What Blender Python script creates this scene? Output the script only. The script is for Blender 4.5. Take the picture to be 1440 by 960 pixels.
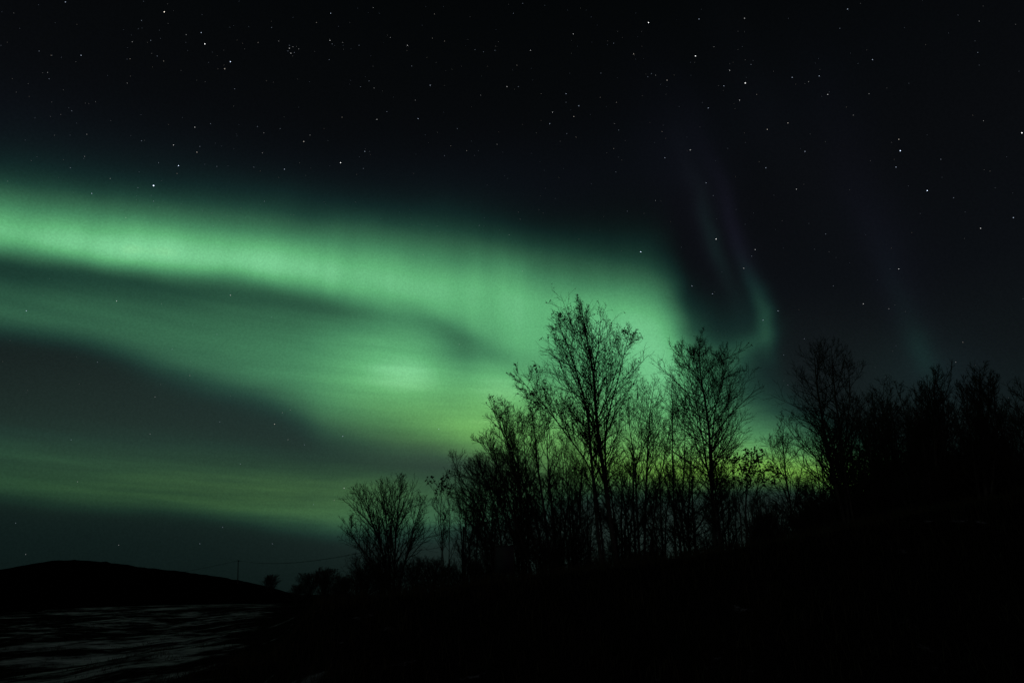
import bpy, math, random
import numpy as np

for o in list(bpy.data.objects):
    bpy.data.objects.remove(o)
SC = bpy.context.scene
COL = SC.collection
RNG = np.random.default_rng(11)
random.seed(5)

# ------------------------------------------------------------------ camera
PITCH = math.radians(22.0)
LENS = 22.0
FPX = 1440 * LENS / 36.0
EYE = 1.6
cd = bpy.data.cameras.new('camera')
cam = bpy.data.objects.new('camera', cd)
COL.objects.link(cam)
cam.location = (0, 0, EYE)
cam.rotation_euler = (math.radians(90) + PITCH, 0, 0)
cd.lens = LENS
cd.sensor_width = 36
cd.clip_start = 0.1
cd.clip_end = 60000
SC.camera = cam
vs = SC.view_settings
vs.view_transform = 'Standard'
vs.look = 'None'
vs.exposure = 0.0
vs.gamma = 1.0
vs.use_curve_mapping = False


def ray(px, py):
    """direction towards a point of the survey photograph (1440 x 960)"""
    cx = (px - 720.0) / FPX
    cy = (480.0 - py) / FPX
    c, s = math.cos(PITCH), math.sin(PITCH)
    return np.array([cx, c - cy * s, s + cy * c])


def at(px, py, Y):
    d = ray(px, py)
    return np.array([0, 0, EYE]) + d * (Y / d[1])


def azel(px, py):
    d = ray(px, py)
    d = d / np.linalg.norm(d)
    return math.degrees(math.atan2(d[0], d[1])), math.degrees(math.asin(d[2]))


def lin(v):
    v = v / 255.0
    return v / 12.92 if v <= 0.04045 else ((v + 0.055) / 1.055) ** 2.4


def S(r, g, b):
    return (lin(r), lin(g), lin(b))


# ------------------------------------------------------------------ night sky with aurora (world)
W = bpy.data.worlds.new('World')
SC.world = W
W.use_nodes = True
NT = W.node_tree
NT.nodes.clear()


def node(t, **kw):
    n = NT.nodes.new(t)
    for k, v in kw.items():
        setattr(n, k, v)
    return n


def link(a, b):
    NT.links.new(a, b)


def put(sock, v):
    if isinstance(v, bpy.types.NodeSocket):
        link(v, sock)
    else:
        sock.default_value = v


def m(op, a, b=0.0, c=0.0, clamp=False):
    n = node('ShaderNodeMath', operation=op, use_clamp=clamp)
    put(n.inputs[0], a)
    put(n.inputs[1], b)
    put(n.inputs[2], c)
    return n.outputs[0]


def vm(op, a, b=None, c=None, scale=None):
    n = node('ShaderNodeVectorMath', operation=op)
    put(n.inputs[0], a)
    if b is not None:
        put(n.inputs[1], b)
    if c is not None:
        put(n.inputs[2], c)
    if scale is not None:
        put(n.inputs[3], scale)
    return n.outputs['Value'] if op in ('DOT_PRODUCT', 'LENGTH', 'DISTANCE') else n.outputs[0]


def xyz(a, b, c):
    n = node('ShaderNodeCombineXYZ')
    put(n.inputs[0], a)
    put(n.inputs[1], b)
    put(n.inputs[2], c)
    return n.outputs[0]


def noise(vec, scale, detail=2.0, rough=0.5):
    n = node('ShaderNodeTexNoise')
    put(n.inputs['Vector'], vec)
    n.inputs['Scale'].default_value = scale
    n.inputs['Detail'].default_value = detail
    n.inputs['Roughness'].default_value = rough
    return n.outputs[0]


tc = node('ShaderNodeTexCoord')
DIRV = tc.outputs['Generated']
sep = node('ShaderNodeSeparateXYZ')
link(DIRV, sep.inputs[0])
az0 = m('MULTIPLY', m('ARCTAN2', sep.outputs[0], sep.outputs[1]), 57.29578)
el0 = m('MULTIPLY', m('ARCSINE', sep.outputs[2]), 57.29578)
# a slow waviness keeps every edge of the aurora from being ruler-drawn
q = xyz(m('MULTIPLY', az0, 0.05), m('MULTIPLY', el0, 0.09), 0.0)
w1 = m('MULTIPLY', m('SUBTRACT', noise(q, 1.6, 2), 0.5), 2.6)
q2 = xyz(m('MULTIPLY', az0, 0.05), m('MULTIPLY', el0, 0.09), 7.0)
w2 = m('MULTIPLY', m('SUBTRACT', noise(q2, 1.6, 2), 0.5), 1.6)
AZ = m('ADD', az0, w1)
EL = m('ADD', el0, w2)
P = xyz(AZ, EL, 1.0)
AZN = m('MULTIPLY_ADD', AZ, 0.01, 0.5, clamp=True)        # -50..50 deg -> 0..1


def curve(pts, ymax):
    """float curve of azimuth; pts = [(az, value)]"""
    n = node('ShaderNodeFloatCurve')
    link(AZN, n.inputs['Value'])
    cm = n.mapping
    cm.extend = 'HORIZONTAL'
    c = cm.curves[0]
    pts = sorted(pts)
    pp = [(min(1, max(0, a * 0.01 + 0.5)), min(1, max(0, v / ymax))) for a, v in pts]
    while len(c.points) < len(pp):
        c.points.new(0.5, 0.5)
    for p, (x, y) in zip(c.points, pp):
        p.location = (x, y)
        p.handle_type = 'AUTO_CLAMPED'
    cm.update()
    return m('MULTIPLY', n.outputs[0], ymax)


def band(rows, ptop=2.0, pbot=2.2):
    """curtain of light: rows = (px, py of the brightest line, soft px above, soft px below, green sRGB level)"""
    C, T, B, A = [], [], [], []
    for (x, y, st, sb, g) in rows:
        a, e = azel(x, y)
        C.append((a, e))
        T.append((a, azel(x, y - st)[1] - e))
        B.append((a, e - azel(x, y + sb)[1]))
        A.append((a, lin(g)))
    c = curve(C, 60)
    tt = curve(T, 12)
    tb = curve(B, 12)
    am = curve(A, 0.8)
    t = m('SUBTRACT', EL, c)
    up = m('POWER', m('DIVIDE', m('MAXIMUM', t, 0.0), m('MAXIMUM', tt, 0.05)), ptop)
    dn = m('POWER', m('DIVIDE', m('MAXIMUM', m('MULTIPLY', t, -1.0), 0.0), m('MAXIMUM', tb, 0.05)), pbot)
    v = m('POWER', 0.6065, m('ADD', up, dn))
    return m('MULTIPLY', v, am)


def blob_e(px, py, sx, sy, rot=0.0):
    """soft elliptical glow; half sizes in px, rot in degrees (clockwise in the picture)"""
    h = 2.0
    a0, e0 = azel(px, py)
    ax = np.array(azel(px + h, py)) - (a0, e0)
    ay = np.array(azel(px, py + h)) - (a0, e0)
    J = np.array([ax, ay]).T / h            # px -> deg
    Ji = np.linalg.inv(J)
    r = math.radians(rot)
    R = np.array([[math.cos(r), math.sin(r)], [-math.sin(r), math.cos(r)]])
    M = np.diag([1 / sx, 1 / sy]) @ R @ Ji
    c = -M @ np.array([a0, e0])
    u = vm('DOT_PRODUCT', P, (M[0, 0], M[0, 1], c[0]))
    v = vm('DOT_PRODUCT', P, (M[1, 0], M[1, 1], c[1]))
    return m('POWER', 0.6065, m('MULTIPLY_ADD', u, u, m('MULTIPLY', v, v)))


def fblob(acc, px, py, sx, sy, amp, rot=0.0):
    return m('MULTIPLY_ADD', blob_e(px, py, sx, sy, rot), amp, acc)


# the main arc
A_ = band([(-150, 312, 30, 20, 166), (0, 330, 28, 21, 182), (100, 342, 28, 21, 194), (180, 350, 28, 21, 202),
           (300, 362, 29, 22, 196), (400, 374, 30, 23, 187), (480, 382, 30, 27, 185), (600, 400, 31, 36, 179),
           (650, 407, 31, 46, 177), (700, 415, 31, 66, 174), (800, 432, 31, 60, 168), (870, 446, 33, 64, 163),
           (910, 456, 35, 70, 162), (938, 470, 37, 70, 152), (958, 484, 37, 64, 126), (976, 498, 36, 58, 76), (996, 512, 34, 50, 28), (1025, 525, 32, 50, 0)], 1.7, 2.4)
halo = band([(-150, 300, 60, 40, 48), (0, 310, 58, 40, 50), (300, 345, 54, 40, 42), (600, 385, 50, 40, 40),
             (780, 415, 48, 50, 40), (860, 435, 48, 60, 38), (910, 458, 48, 60, 34), (950, 485, 46, 60, 26), (990, 505, 46, 60, 16), (1040, 515, 44, 40, 6), (1080, 515, 40, 40, 0)])
# the lower sheet
C_ = band([(-150, 418, 36, 26, 76), (0, 432, 36, 24, 84), (150, 450, 40, 27, 92), (250, 474, 50, 33, 102),
           (350, 500, 60, 34, 116), (420, 520, 62, 36, 128), (480, 536, 56, 44, 138), (560, 560, 54, 40, 140),
           (640, 584, 54, 32, 150), (700, 598, 62, 32, 158), (780, 606, 80, 34, 160), (880, 612, 90, 36, 160),
           (950, 606, 90, 40, 152), (1000, 598, 64, 44, 132), (1040, 600, 50, 40, 90), (1080, 600, 40, 40, 44),
           (1130, 600, 40, 40, 0)], 2.0, 2.3)
# the low band near the horizon
H_ = band([(-150, 655, 40, 20, 52), (0, 668, 40, 19, 59), (150, 684, 40, 19, 62), (300, 700, 40, 19, 70),
           (430, 713, 36, 20, 83), (520, 720, 36, 20, 92), (620, 720, 34, 20, 84), (740, 700, 34, 20, 74),
           (850, 664, 34, 20, 104), (950, 660, 38, 19, 122), (1060, 660, 42, 17, 150), (1120, 666, 40, 15, 160),
           (1200, 680, 32, 11, 150), (1300, 688, 24, 9, 118), (1400, 690, 20, 9, 70), (1500, 690, 20, 9, 20)], 2.0, 2.4)
# faint rays in the arc and thin cloud streaks low in the sky
rays = noise(xyz(m('MULTIPLY', az0, 0.10), m('MULTIPLY', el0, 0.010), 3.0), 3.2, 2, 0.5)
rays = m('MULTIPLY_ADD', rays, 0.50, 0.75)
stre = noise(xyz(m('MULTIPLY', az0, 0.05), m('MULTIPLY', el0, 0.55), 5.0), 1.5, 4, 0.55)
stre = m('MULTIPLY_ADD', stre, 0.5, 0.75)
G = m('MULTIPLY', A_, rays)
G = m('ADD', G, halo)
stre2 = m('MULTIPLY_ADD', stre, 2.2, -1.2)
low = m('ADD', C_, m('MULTIPLY', H_, m('MAXIMUM', stre2, 0.3)))
low = m('ADD', low, 0.0)
for f in [(552, 496, 54, 46, 0.25), (572, 526, 36, 15, 0.15), (598, 512, 26, 34, 0.07), (640, 505, 30, 20, 0.03), (692, 540, 42, 24, 0.19), (740, 490, 40, 24, 0.05), (720, 556, 30, 8, 0.06),
          (670, 590, 50, 22, 0.07), (850, 545, 80, 50, 0.06), (925, 550, 34, 50, 0.02), (1020, 610, 40, 40, 0.05)]:
    low = fblob(low, *f)
# a dark lane between the arc and the lower sheet
lane = blob_e(655, 478, 90, 12, 27)
lane2 = blob_e(470, 436, 130, 16, 8)
low = m('MULTIPLY', low, m('SUBTRACT', 1.0, m('MULTIPLY', lane2, 0.22), clamp=True))
low = m('MULTIPLY', low, stre)
G = m('ADD', G, low)
G = m('MULTIPLY', G, m('SUBTRACT', 1.0, m('MULTIPLY', lane, 0.27), clamp=True))
# the hooked curtain right of the arc and the faint one far right
for f in [(1076, 456, 8, 28, 0.036, -10), (1061, 410, 7, 32, 0.010, -18), (1058, 484, 22, 9, 0.028, -30),
          (1020, 506, 32, 18, 0.040, -14), (985, 490, 26, 36, 0.022, -20), (1050, 460, 20, 30, 0.010, -12), (1008, 345, 8, 46, 0.005, -20),
          (1298, 500, 13, 28, 0.007, -24), (1276, 450, 14, 60, 0.0022, -24), (1290, 525, 60, 36, 0.004, 0)]:
    G = fblob(G, *f)
G = m('MAXIMUM', G, 0.0)
ramp = node('ShaderNodeValToRGB')
link(m('DIVIDE', G, 0.8), ramp.inputs[0])
stops = [(0.0, (0, 0, 0)), (lin(30), S(6, 30, 25)), (lin(60), S(24, 60, 46)), (lin(85), S(42, 87, 63)),
         (lin(130), S(66, 130, 90)), (lin(175), S(94, 175, 117)), (lin(205), S(122, 205, 147)), (0.8, S(160, 230, 165))]
els = ramp.color_ramp.elements
while len(els) < len(stops):
    els.new(0.5)
for e_, (p_, c_) in zip(els, stops):
    e_.position = p_ / 0.8
    e_.color = (*c_, 1)
aur = ramp.outputs[0]
# light from low in the sky has come through more air: less blue, more red
yel = fblob(0.0, 1130, 674, 230, 26, 0.9)
yel = fblob(yel, 900, 640, 150, 44, 0.34)
yel = fblob(yel, 640, 600, 140, 44, 0.42)
yel = fblob(yel, 300, 690, 400, 50, 0.70)
yel = m('MINIMUM', yel, 1.0)
mix = node('ShaderNodeMix', data_type='VECTOR')
put(mix.inputs[0], yel)
mix.inputs[4].default_value = (1, 1, 1)
mix.inputs[5].default_value = (1.65, 0.98, 0.30)
aur = vm('MULTIPLY', aur, mix.outputs[1])

# the dark sky itself
rb = node('ShaderNodeValToRGB')
link(m('DIVIDE', m('MAXIMUM', EL, 0.0), 90.0), rb.inputs[0])
bs = [(0, S(12, 23, 22)), (5, S(14, 27, 26)), (11, S(17, 26, 27)), (17, S(15, 19, 22)), (24, S(11, 14, 18)), (33, S(9, 11, 14)),
      (42, S(6, 8, 10)), (52, S(3, 5, 6)), (90, S(3, 4, 6))]
els = rb.color_ramp.elements
while len(els) < len(bs):
    els.new(0.5)
for e_, (p_, c_) in zip(els, bs):
    e_.position = p_ / 90.0
    e_.color = (*c_, 1)
base = rb.outputs[0]


def cblob(acc, px, py, sx, sy, col, rot=0.0):
    return vm('MULTIPLY_ADD', blob_e(px, py, sx, sy, rot), col, acc)


for f in [(1042, 345, 8, 62, (.0022, .0019, .0048), -18), (1012, 270, 10, 80, (.0008, .0008, .0018), -22), (998, 325, 10, 80, (.0018, .0022, .0034), -20), (985, 300, 40, 110, (.0006, .0006, .0012), -22), (1100, 200, 30, 150, (.0005, .0006, .0010), -28),
          (960, 225, 40, 80, (.0004, .0004, .0011), -25), (1250, 390, 22, 100, (.0010, .0010, .0026), -24), (1215, 250, 30, 120, (.0006, .0006, .0014), -26),
          (1320, 530, 60, 34, (.0010, .0010, .0026), 0), (150, 560, 230, 60, (.0065, .0135, .010), 6),
          (430, 600, 130, 40, (.004, .010, .0085), 10), (640, 640, 90, 24, (.013, .018, .015), 4),
          (250, 655, 330, 42, (.006, .011, .006), 4), (1150, 540, 100, 60, (.002, .003, .003), 0), (900, 735, 300, 60, (.013, .020, .016), 0),
          (300, 270, 500, 50, (.001, .002, .004), 8)]:
    base = cblob(base, *f)
# weak reddish glow added to the sky behind the viewer to light the snow
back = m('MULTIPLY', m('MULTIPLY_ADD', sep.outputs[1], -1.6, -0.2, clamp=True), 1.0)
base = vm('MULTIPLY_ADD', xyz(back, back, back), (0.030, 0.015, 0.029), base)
# mottling of the unresolved star background
mot = m('MULTIPLY_ADD', noise(DIRV, 380.0, 1, 0.5), 0.36, 0.82)
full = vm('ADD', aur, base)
full = vm('SCALE', full, scale=mot)
# nothing shines from below the horizon
full = vm('SCALE', full, scale=m('MULTIPLY_ADD', el0, 0.5, 1.0, clamp=True))
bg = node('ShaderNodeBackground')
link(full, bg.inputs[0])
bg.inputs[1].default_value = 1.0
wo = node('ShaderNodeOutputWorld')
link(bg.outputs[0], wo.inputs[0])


# ------------------------------------------------------------------ helpers
def mat(name, col, rough=0.9, var=0.3, scale=6.0, col2=None, spec=0.12):
    k = bpy.data.materials.new(name)
    k.use_nodes = True
    t = k.node_tree
    b = t.nodes['Principled BSDF']
    b.inputs['Roughness'].default_value = rough
    b.inputs['Specular IOR Level'].default_value = spec
    n = t.nodes.new('ShaderNodeTexNoise')
    n.inputs['Scale'].default_value = scale
    n.inputs['Detail'].default_value = 4
    c = t.nodes.new('ShaderNodeTexCoord')
    t.links.new(c.outputs['Object'], n.inputs['Vector'])
    r = t.nodes.new('ShaderNodeValToRGB')
    r.color_ramp.elements[0].position = 0.3
    r.color_ramp.elements[1].position = 0.7
    r.color_ramp.elements[0].color = (*[x * (1 - var) for x in col], 1)
    r.color_ramp.elements[1].color = (*(col2 or [x * (1 + var) for x in col]), 1)
    t.links.new(n.outputs[0], r.inputs[0])
    t.links.new(r.outputs[0], b.inputs['Base Color'])
    return k


M_BARK = mat('bark', (0.075, 0.062, 0.052), 0.95, 0.4, 9)
M_TWIG = mat('twig_bark', (0.045, 0.034, 0.028), 0.9, 0.3, 5)
M_LEAF = mat('withered_leaf', (0.055, 0.045, 0.02), 0.8, 0.4, 3)
M_GRASS = mat('dry_grass', (0.05, 0.042, 0.024), 0.95, 0.4, 2)
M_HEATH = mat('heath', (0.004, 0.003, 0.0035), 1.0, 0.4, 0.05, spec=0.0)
M_WOOD = mat('weathered_wood', (0.07, 0.06, 0.05), 0.95, 0.3, 8)
M_METAL = mat('dull_metal', (0.06, 0.06, 0.06), 0.8, 0.2, 5)


def mesh_obj(name, V, F, material, parent=None, loc=None):
    """V (n,3), F (k,3 or 4) arrays -> ONE object"""
    V = np.asarray(V, dtype=np.float32)
    F = np.asarray(F, dtype=np.int32)
    me = bpy.data.meshes.new(name)
    me.vertices.add(len(V))
    me.vertices.foreach_set('co', V.ravel())
    k = F.shape[1]
    me.loops.add(F.size)
    me.loops.foreach_set('vertex_index', F.ravel())
    me.polygons.add(len(F))
    me.polygons.foreach_set('loop_start', np.arange(0, F.size, k, dtype=np.int32))
    me.update(calc_edges=True)
    me.validate()
    me.materials.append(material)
    o = bpy.data.objects.new(name, me)
    COL.objects.link(o)
    if parent:
        o.parent = parent
    if loc is not None:
        o.location = loc
    return o


def tag(o, label=None, cat=None, group=None, kind=None):
    if label:
        o['label'] = label
    if cat:
        o['category'] = cat
    if group:
        o['group'] = group
    if kind:
        o['kind'] = kind
    return o


def empty(name, loc, label, cat, group=None):
    o = bpy.data.objects.new(name, None)
    o.empty_display_size = 0.3
    COL.objects.link(o)
    o.location = loc
    return tag(o, label, cat, group)


def tubes(batches):
    """batches: list of (pts (N,K,3), rad (N,K), sides) -> V, F"""
    Vs, Fs, off = [], [], 0
    for pts, rad, s in batches:
        N, K, _ = pts.shape
        if N == 0:
            continue
        T = np.gradient(pts, axis=1)
        T /= np.linalg.norm(T, axis=2, keepdims=True) + 1e-9
        ref = np.array([0.83, 0.51, 0.21])
        U = np.cross(T, ref)
        U /= np.linalg.norm(U, axis=2, keepdims=True) + 1e-9
        Vv = np.cross(T, U)
        a = np.arange(s) * 2 * math.pi / s
        ring = pts[:, :, None, :] + rad[:, :, None, None] * (
            np.cos(a)[None, None, :, None] * U[:, :, None, :] + np.sin(a)[None, None, :, None] * Vv[:, :, None, :])
        Vs.append(ring.reshape(-1, 3))
        idx = (np.arange(N)[:, None, None] * K + np.arange(K - 1)[None, :, None]) * s + np.arange(s)[None, None, :]
        nxt = (np.arange(N)[:, None, None] * K + np.arange(K - 1)[None, :, None]) * s + (np.arange(s)[None, None, :] + 1) % s
        Fs.append(np.stack([idx, nxt, nxt + s, idx + s], axis=-1).reshape(-1, 4) + off)
        off += N * K * s
    return np.concatenate(Vs), np.concatenate(Fs)


def box_vf(c, sx, sy, sz):
    x, y, z = c
    V = [(x + i * sx / 2, y + j * sy / 2, z + k * sz / 2) for i in (-1, 1) for j in (-1, 1) for k in (-1, 1)]
    F = [(0, 1, 3, 2), (4, 6, 7, 5), (0, 4, 5, 1), (2, 3, 7, 6), (0, 2, 6, 4), (1, 5, 7, 3)]
    return np.array(V), np.array(F)


def join_vf(parts):
    V, F, o = [], [], 0
    for v, f in parts:
        V.append(v)
        F.append(np.asarray(f) + o)
        o += len(v)
    return np.concatenate(V), np.concatenate(F)


def sm(a, b, x):
    t = np.clip((x - a) / (b - a), 0, 1)
    return t * t * (3 - 2 * t)


# ------------------------------------------------------------------ ground
RIDGE_Y = 18.0
rl = [(382, None, 0.0), (410, None, 0.45), (444, 846, None), (500, 840, None), (600, 834, None), (700, 818, None), (800, 802, None), (940, 786, None),
      (1080, 762, None), (1200, 738, None), (1330, 714, None), (1440, 697, None), (1600, 684, None), (1800, 676, None)]
RX, RZ = [], []
for px, py, z in rl:
    p = at(px, py if py else 848, RIDGE_Y)
    RX.append(p[0])
    RZ.append(p[2] if z is None else z)


def wob(x, y):
    return (np.sin(x * 0.9 + 0.6 * np.sin(y * 0.7)) * np.cos(y * 0.8 + 1.3) * 0.5 + np.sin(x * 2.3 + y * 1.7) * 0.25
            + np.sin(x * 0.31 - y * 0.23) * 0.6)


def ground_z(x, y):
    x = np.asarray(x, float)
    y = np.asarray(y, float)
    r = np.interp(x * RIDGE_Y / np.clip(y, 4.0, 40.0), RX, RZ)
    rise = sm(5.5, RIDGE_Y, y)
    fall = 1 - 0.012 * np.clip(y - RIDGE_Y, 0, 40)
    far = 1 - sm(55, 150, y)
    z = r * rise * fall * far
    d = np.clip(-x - 0.33 * y - 0.5, 0, None)            # the field dips away from the bank and rolls
    fld = (1 - np.exp(-d / 3.0)) * (1 - sm(60, 120, y)) * sm(-5, 6, y)
    z = z + fld * (-1.1 * (1 - np.exp(-d / 16.0)) + 0.16 * np.sin(0.42 * x + 0.17 * y + 0.8 * np.sin(0.21 * x - 0.11 * y))
                   + 0.10 * np.sin(0.9 * x - 0.37 * y + 1.1 * np.sin(0.33 * y)) + 0.05 * np.sin(1.9 * x + 0.8 * y))
    near = np.exp(-((np.abs(x) + np.abs(y - 18)) / 90.0) ** 2)
    return z + wob(x, y) * 0.045 * near + 0.25 * (1 - near) * np.sin(x * 0.02 + 1) * np.sin(y * 0.017) - 0.03


def warp(lo, hi, n, dens):
    t = np.linspace(math.asinh(lo / dens), math.asinh(hi / dens), n)
    return np.sinh(t) * dens


gx = warp(-9000, 9000, 301, 7.0)
gy = 14 + warp(-700, 12000, 321, 7.0)
X, Yg = np.meshgrid(gx, gy)
Z = ground_z(X, Yg)
nx, ny = len(gx), len(gy)
V = np.stack([X, Yg, Z], -1).reshape(-1, 3)
i = np.arange(nx - 1)[None, :] + np.arange(ny - 1)[:, None] * nx
F = np.stack([i, i + 1, i + nx + 1, i + nx], -1).reshape(-1, 4)
MG = bpy.data.materials.new('patchy_snow_on_grass')
MG.use_nodes = True
t = MG.node_tree
b = t.nodes['Principled BSDF']
b.inputs['Roughness'].default_value = 0.95
b.inputs['Specular IOR Level'].default_value = 0.0


def gn(ty, **kw):
    n = t.nodes.new(ty)
    for k, v in kw.items():
        setattr(n, k, v)
    return n


gc = gn('ShaderNodeTexCoord')
mp = gn('ShaderNodeMapping')
mp.vector_type = 'TEXTURE'
mp.inputs['Rotation'].default_value = (0, 0, math.radians(-24))
mp.inputs['Scale'].default_value = (2.4, 7.5, 1)
mp2 = gn('ShaderNodeMapping')
mp2.vector_type = 'TEXTURE'
mp2.inputs['Rotation'].default_value = (0, 0, math.radians(-24))
mp2.inputs['Scale'].default_value = (0.9, 1.6, 1)
t.links.new(gc.outputs['Object'], mp2.inputs[0])
t.links.new(gc.outputs['Object'], mp.inputs[0])
n1 = gn('ShaderNodeTexNoise')
n1.inputs['Scale'].default_value = 1.0
n1.inputs['Detail'].default_value = 7
n1.inputs['Roughness'].default_value = 0.62
n1.inputs['Distortion'].default_value = 1.4
t.links.new(mp.outputs[0], n1.inputs[0])
n2 = gn('ShaderNodeTexNoise')
n2.inputs['Scale'].default_value = 1.1
n2.inputs['Detail'].default_value = 9
n2.inputs['Roughness'].default_value = 0.78
t.links.new(mp2.outputs[0], n2.inputs[0])
sx = gn('ShaderNodeSeparateXYZ')
t.links.new(gc.outputs['Object'], sx.inputs[0])


def gm(op, a, b_=0.0, c=0.0, clamp=False):
    n = gn('ShaderNodeMath', operation=op, use_clamp=clamp)
    for k, v in enumerate((a, b_, c)):
        if isinstance(v, bpy.types.NodeSocket):
            t.links.new(v, n.inputs[k])
        else:
            n.inputs[k].default_value = v
    return n.outputs[0]


edge = gm('MULTIPLY', gm('ADD', gm('MULTIPLY_ADD', sx.outputs[1], -0.325, gm('MULTIPLY', sx.outputs[0], -1.0)), gm('MULTIPLY', gm('SUBTRACT', n1.outputs[0], 0.5), 6.0)), 0.3, clamp=True)      # snow lies on the open field, left of the bank
n3 = gn('ShaderNodeTexNoise')
n3.inputs['Scale'].default_value = 0.11
n3.inputs['Detail'].default_value = 5
n3.inputs['Roughness'].default_value = 0.6
t.links.new(gc.outputs['Object'], n3.inputs[0])
thr = gm('ADD', gm('MULTIPLY_ADD', edge, -0.115, 0.608), gm('MULTIPLY', gm('SUBTRACT', 0.5, n3.outputs[0]), gm('MULTIPLY', edge, 0.6)))
sn = gm('SUBTRACT', gm('ADD', gm('MULTIPLY', n1.outputs[0], 0.50), gm('MULTIPLY', n2.outputs[0], 0.50)), thr)
snm = gm('MULTIPLY', sn, 7.5, clamp=True)
mx = gn('ShaderNodeMix', data_type='RGBA')
t.links.new(snm, mx.inputs[0])
gr = gn('ShaderNodeValToRGB')
gr.color_ramp.elements[0].color = (0.006, 0.005, 0.0045, 1)
gr.color_ramp.elements[1].color = (0.018, 0.015, 0.012, 1)
t.links.new(n2.outputs[0], gr.inputs[0])
t.links.new(gr.outputs[0], mx.inputs[6])
mx.inputs[7].default_value = (0.62, 0.54, 0.62, 1)
t.links.new(mx.outputs[2], b.inputs['Base Color'])
bp = gn('ShaderNodeBump')
bp.inputs['Strength'].default_value = 0.5
bp.inputs['Distance'].default_value = 0.08
t.links.new(n2.outputs[0], bp.inputs['Height'])
t.links.new(bp.outputs[0], b.inputs['Normal'])
g = mesh_obj('ground', V, F, MG)
tag(g, kind='structure')
for p_ in g.data.polygons:
    p_.use_smooth = True

# distant hill on the left
crest = [(-1400, 808), (-900, 792), (-500, 806), (-250, 812), (-80, 806), (0, 800), (40, 793), (70, 788), (105, 786), (150, 789), (200, 797), (260, 803), (300, 809),
         (335, 815), (380, 825), (420, 836), (470, 842), (520, 845)]
foot = [(-1400, 60), (-300, 66), (0, 72), (120, 92), (280, 112), (420, 112), (520, 105)]
cols = np.linspace(-1400, 520, 260)
cp = np.interp(cols, [c[0] for c in crest], [c[1] for c in crest])
fd = np.interp(cols, [c[0] for c in foot], [c[1] for c in foot])
HT = []
ts = np.linspace(0, 1, 40)
hr = np.random.default_rng(3)
for k, (px, py, d0) in enumerate(zip(cols, cp, fd)):
    cr = at(px, py, 230.0)
    fo = at(px, 850, d0)
    fo[2] = float(ground_z(fo[0], fo[1])) - 0.4
    for tt_ in ts:
        if tt_ < 0.75:
            s_ = tt_ / 0.75
            xy = fo[:2] + (cr[:2] - fo[:2]) * s_
            z = fo[2] + (cr[2] - fo[2]) * (s_ ** 1.25 if s_ < 1 else 1)
            z += hr.normal() * 0.10 * s_
        else:
            s_ = (tt_ - 0.75) / 0.25
            xy = cr[:2] * (1 + 0.9 * s_)
            z = cr[2] - (cr[2] + 3) * s_ ** 1.6 + hr.normal() * 0.10 * (1 - s_)
        HT.append((xy[0], xy[1], z))
n_t = len(ts)
i = np.arange(n_t - 1)[None, :] + np.arange(len(cols) - 1)[:, None] * n_t
F = np.stack([i, i + n_t, i + n_t + 1, i + 1], -1).reshape(-1, 4)
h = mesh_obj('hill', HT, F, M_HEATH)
tag(h, kind='structure')
for p_ in h.data.polygons:
    p_.use_smooth = True


# ------------------------------------------------------------------ trees
def spline(pts, n):
    pts = np.asarray(pts, float)
    d = np.r_[0, np.cumsum(np.linalg.norm(np.diff(pts, axis=0), axis=1))]
    d /= d[-1]
    tt_ = np.linspace(0, 1, n)
    out = np.stack([np.interp(tt_, d, pts[:, k]) for k in range(3)], 1)
    for _ in range(3):
        out[1:-1] = 0.25 * out[:-2] + 0.5 * out[1:-1] + 0.25 * out[2:]
    return out


def unit(v):
    return v / (np.linalg.norm(v, axis=-1, keepdims=True) + 1e-9)


def grow(P0, D0, L, K, up, jit, rng):
    pts = [P0]
    d = unit(D0)
    p = P0
    for k in range(K):
        d = unit(d + np.array([0, 0, up / K]) + rng.normal(size=d.shape) * jit)
        p = p + d * (L / K)[:, None]
        pts.append(p)
    return np.stack(pts, 1)


def spread(parent, prad, n, tmin, tmax, ang, rng, bias=0.0):
    """n children on every parent: start points, directions, t, parent's radius there"""
    N, K, _ = parent.shape
    tt_ = (np.arange(n)[None, :] + rng.random((N, n))) / n
    tt_ = tmin + (tmax - tmin) * tt_
    f = tt_ * (K - 1)
    i0 = np.minimum(f.astype(int), K - 2)
    w = (f - i0)[..., None]
    r_ = np.arange(N)[:, None]
    p = parent[r_, i0] * (1 - w) + parent[r_, i0 + 1] * w
    tan = unit(parent[r_, i0 + 1] - parent[r_, i0])
    rr = prad[r_, i0] * (1 - w[..., 0]) + prad[r_, i0 + 1] * w[..., 0]
    rnd = rng.normal(size=tan.shape)
    rnd[..., 2] += bias
    perp = unit(rnd - (rnd * tan).sum(-1, keepdims=True) * tan)
    a = np.radians(ang) * (1 + 0.25 * rng.normal(size=tt_.shape))
    d = tan * np.cos(a)[..., None] + perp * np.sin(a)[..., None]
    return p.reshape(-1, 3), d.reshape(-1, 3), tt_.ravel(), rr.ravel()


def taper(r0, K, r1, pw=0.9):
    s_ = np.linspace(1, 0, K)[None, :] ** pw
    return np.maximum(r1, r1 + (r0[:, None] - r1) * s_)


def leaf_mesh(P, size, rng):
    n = len(P)
    a = unit(rng.normal(size=(n, 3)))
    bb = unit(np.cross(a, rng.normal(size=(n, 3))))
    c = np.cross(a, bb)
    s_ = size * (0.6 + 0.7 * rng.random((n, 1)))
    q_ = np.stack([P, P + a * s_ * 0.5 + bb * s_ * 0.34 + c * s_ * 0.10, P + a * s_, P + a * s_ * 0.5 - bb * s_ * 0.34 + c * s_ * 0.10], 1)
    return q_.reshape(-1, 3), np.arange(n * 4).reshape(-1, 4)


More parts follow.
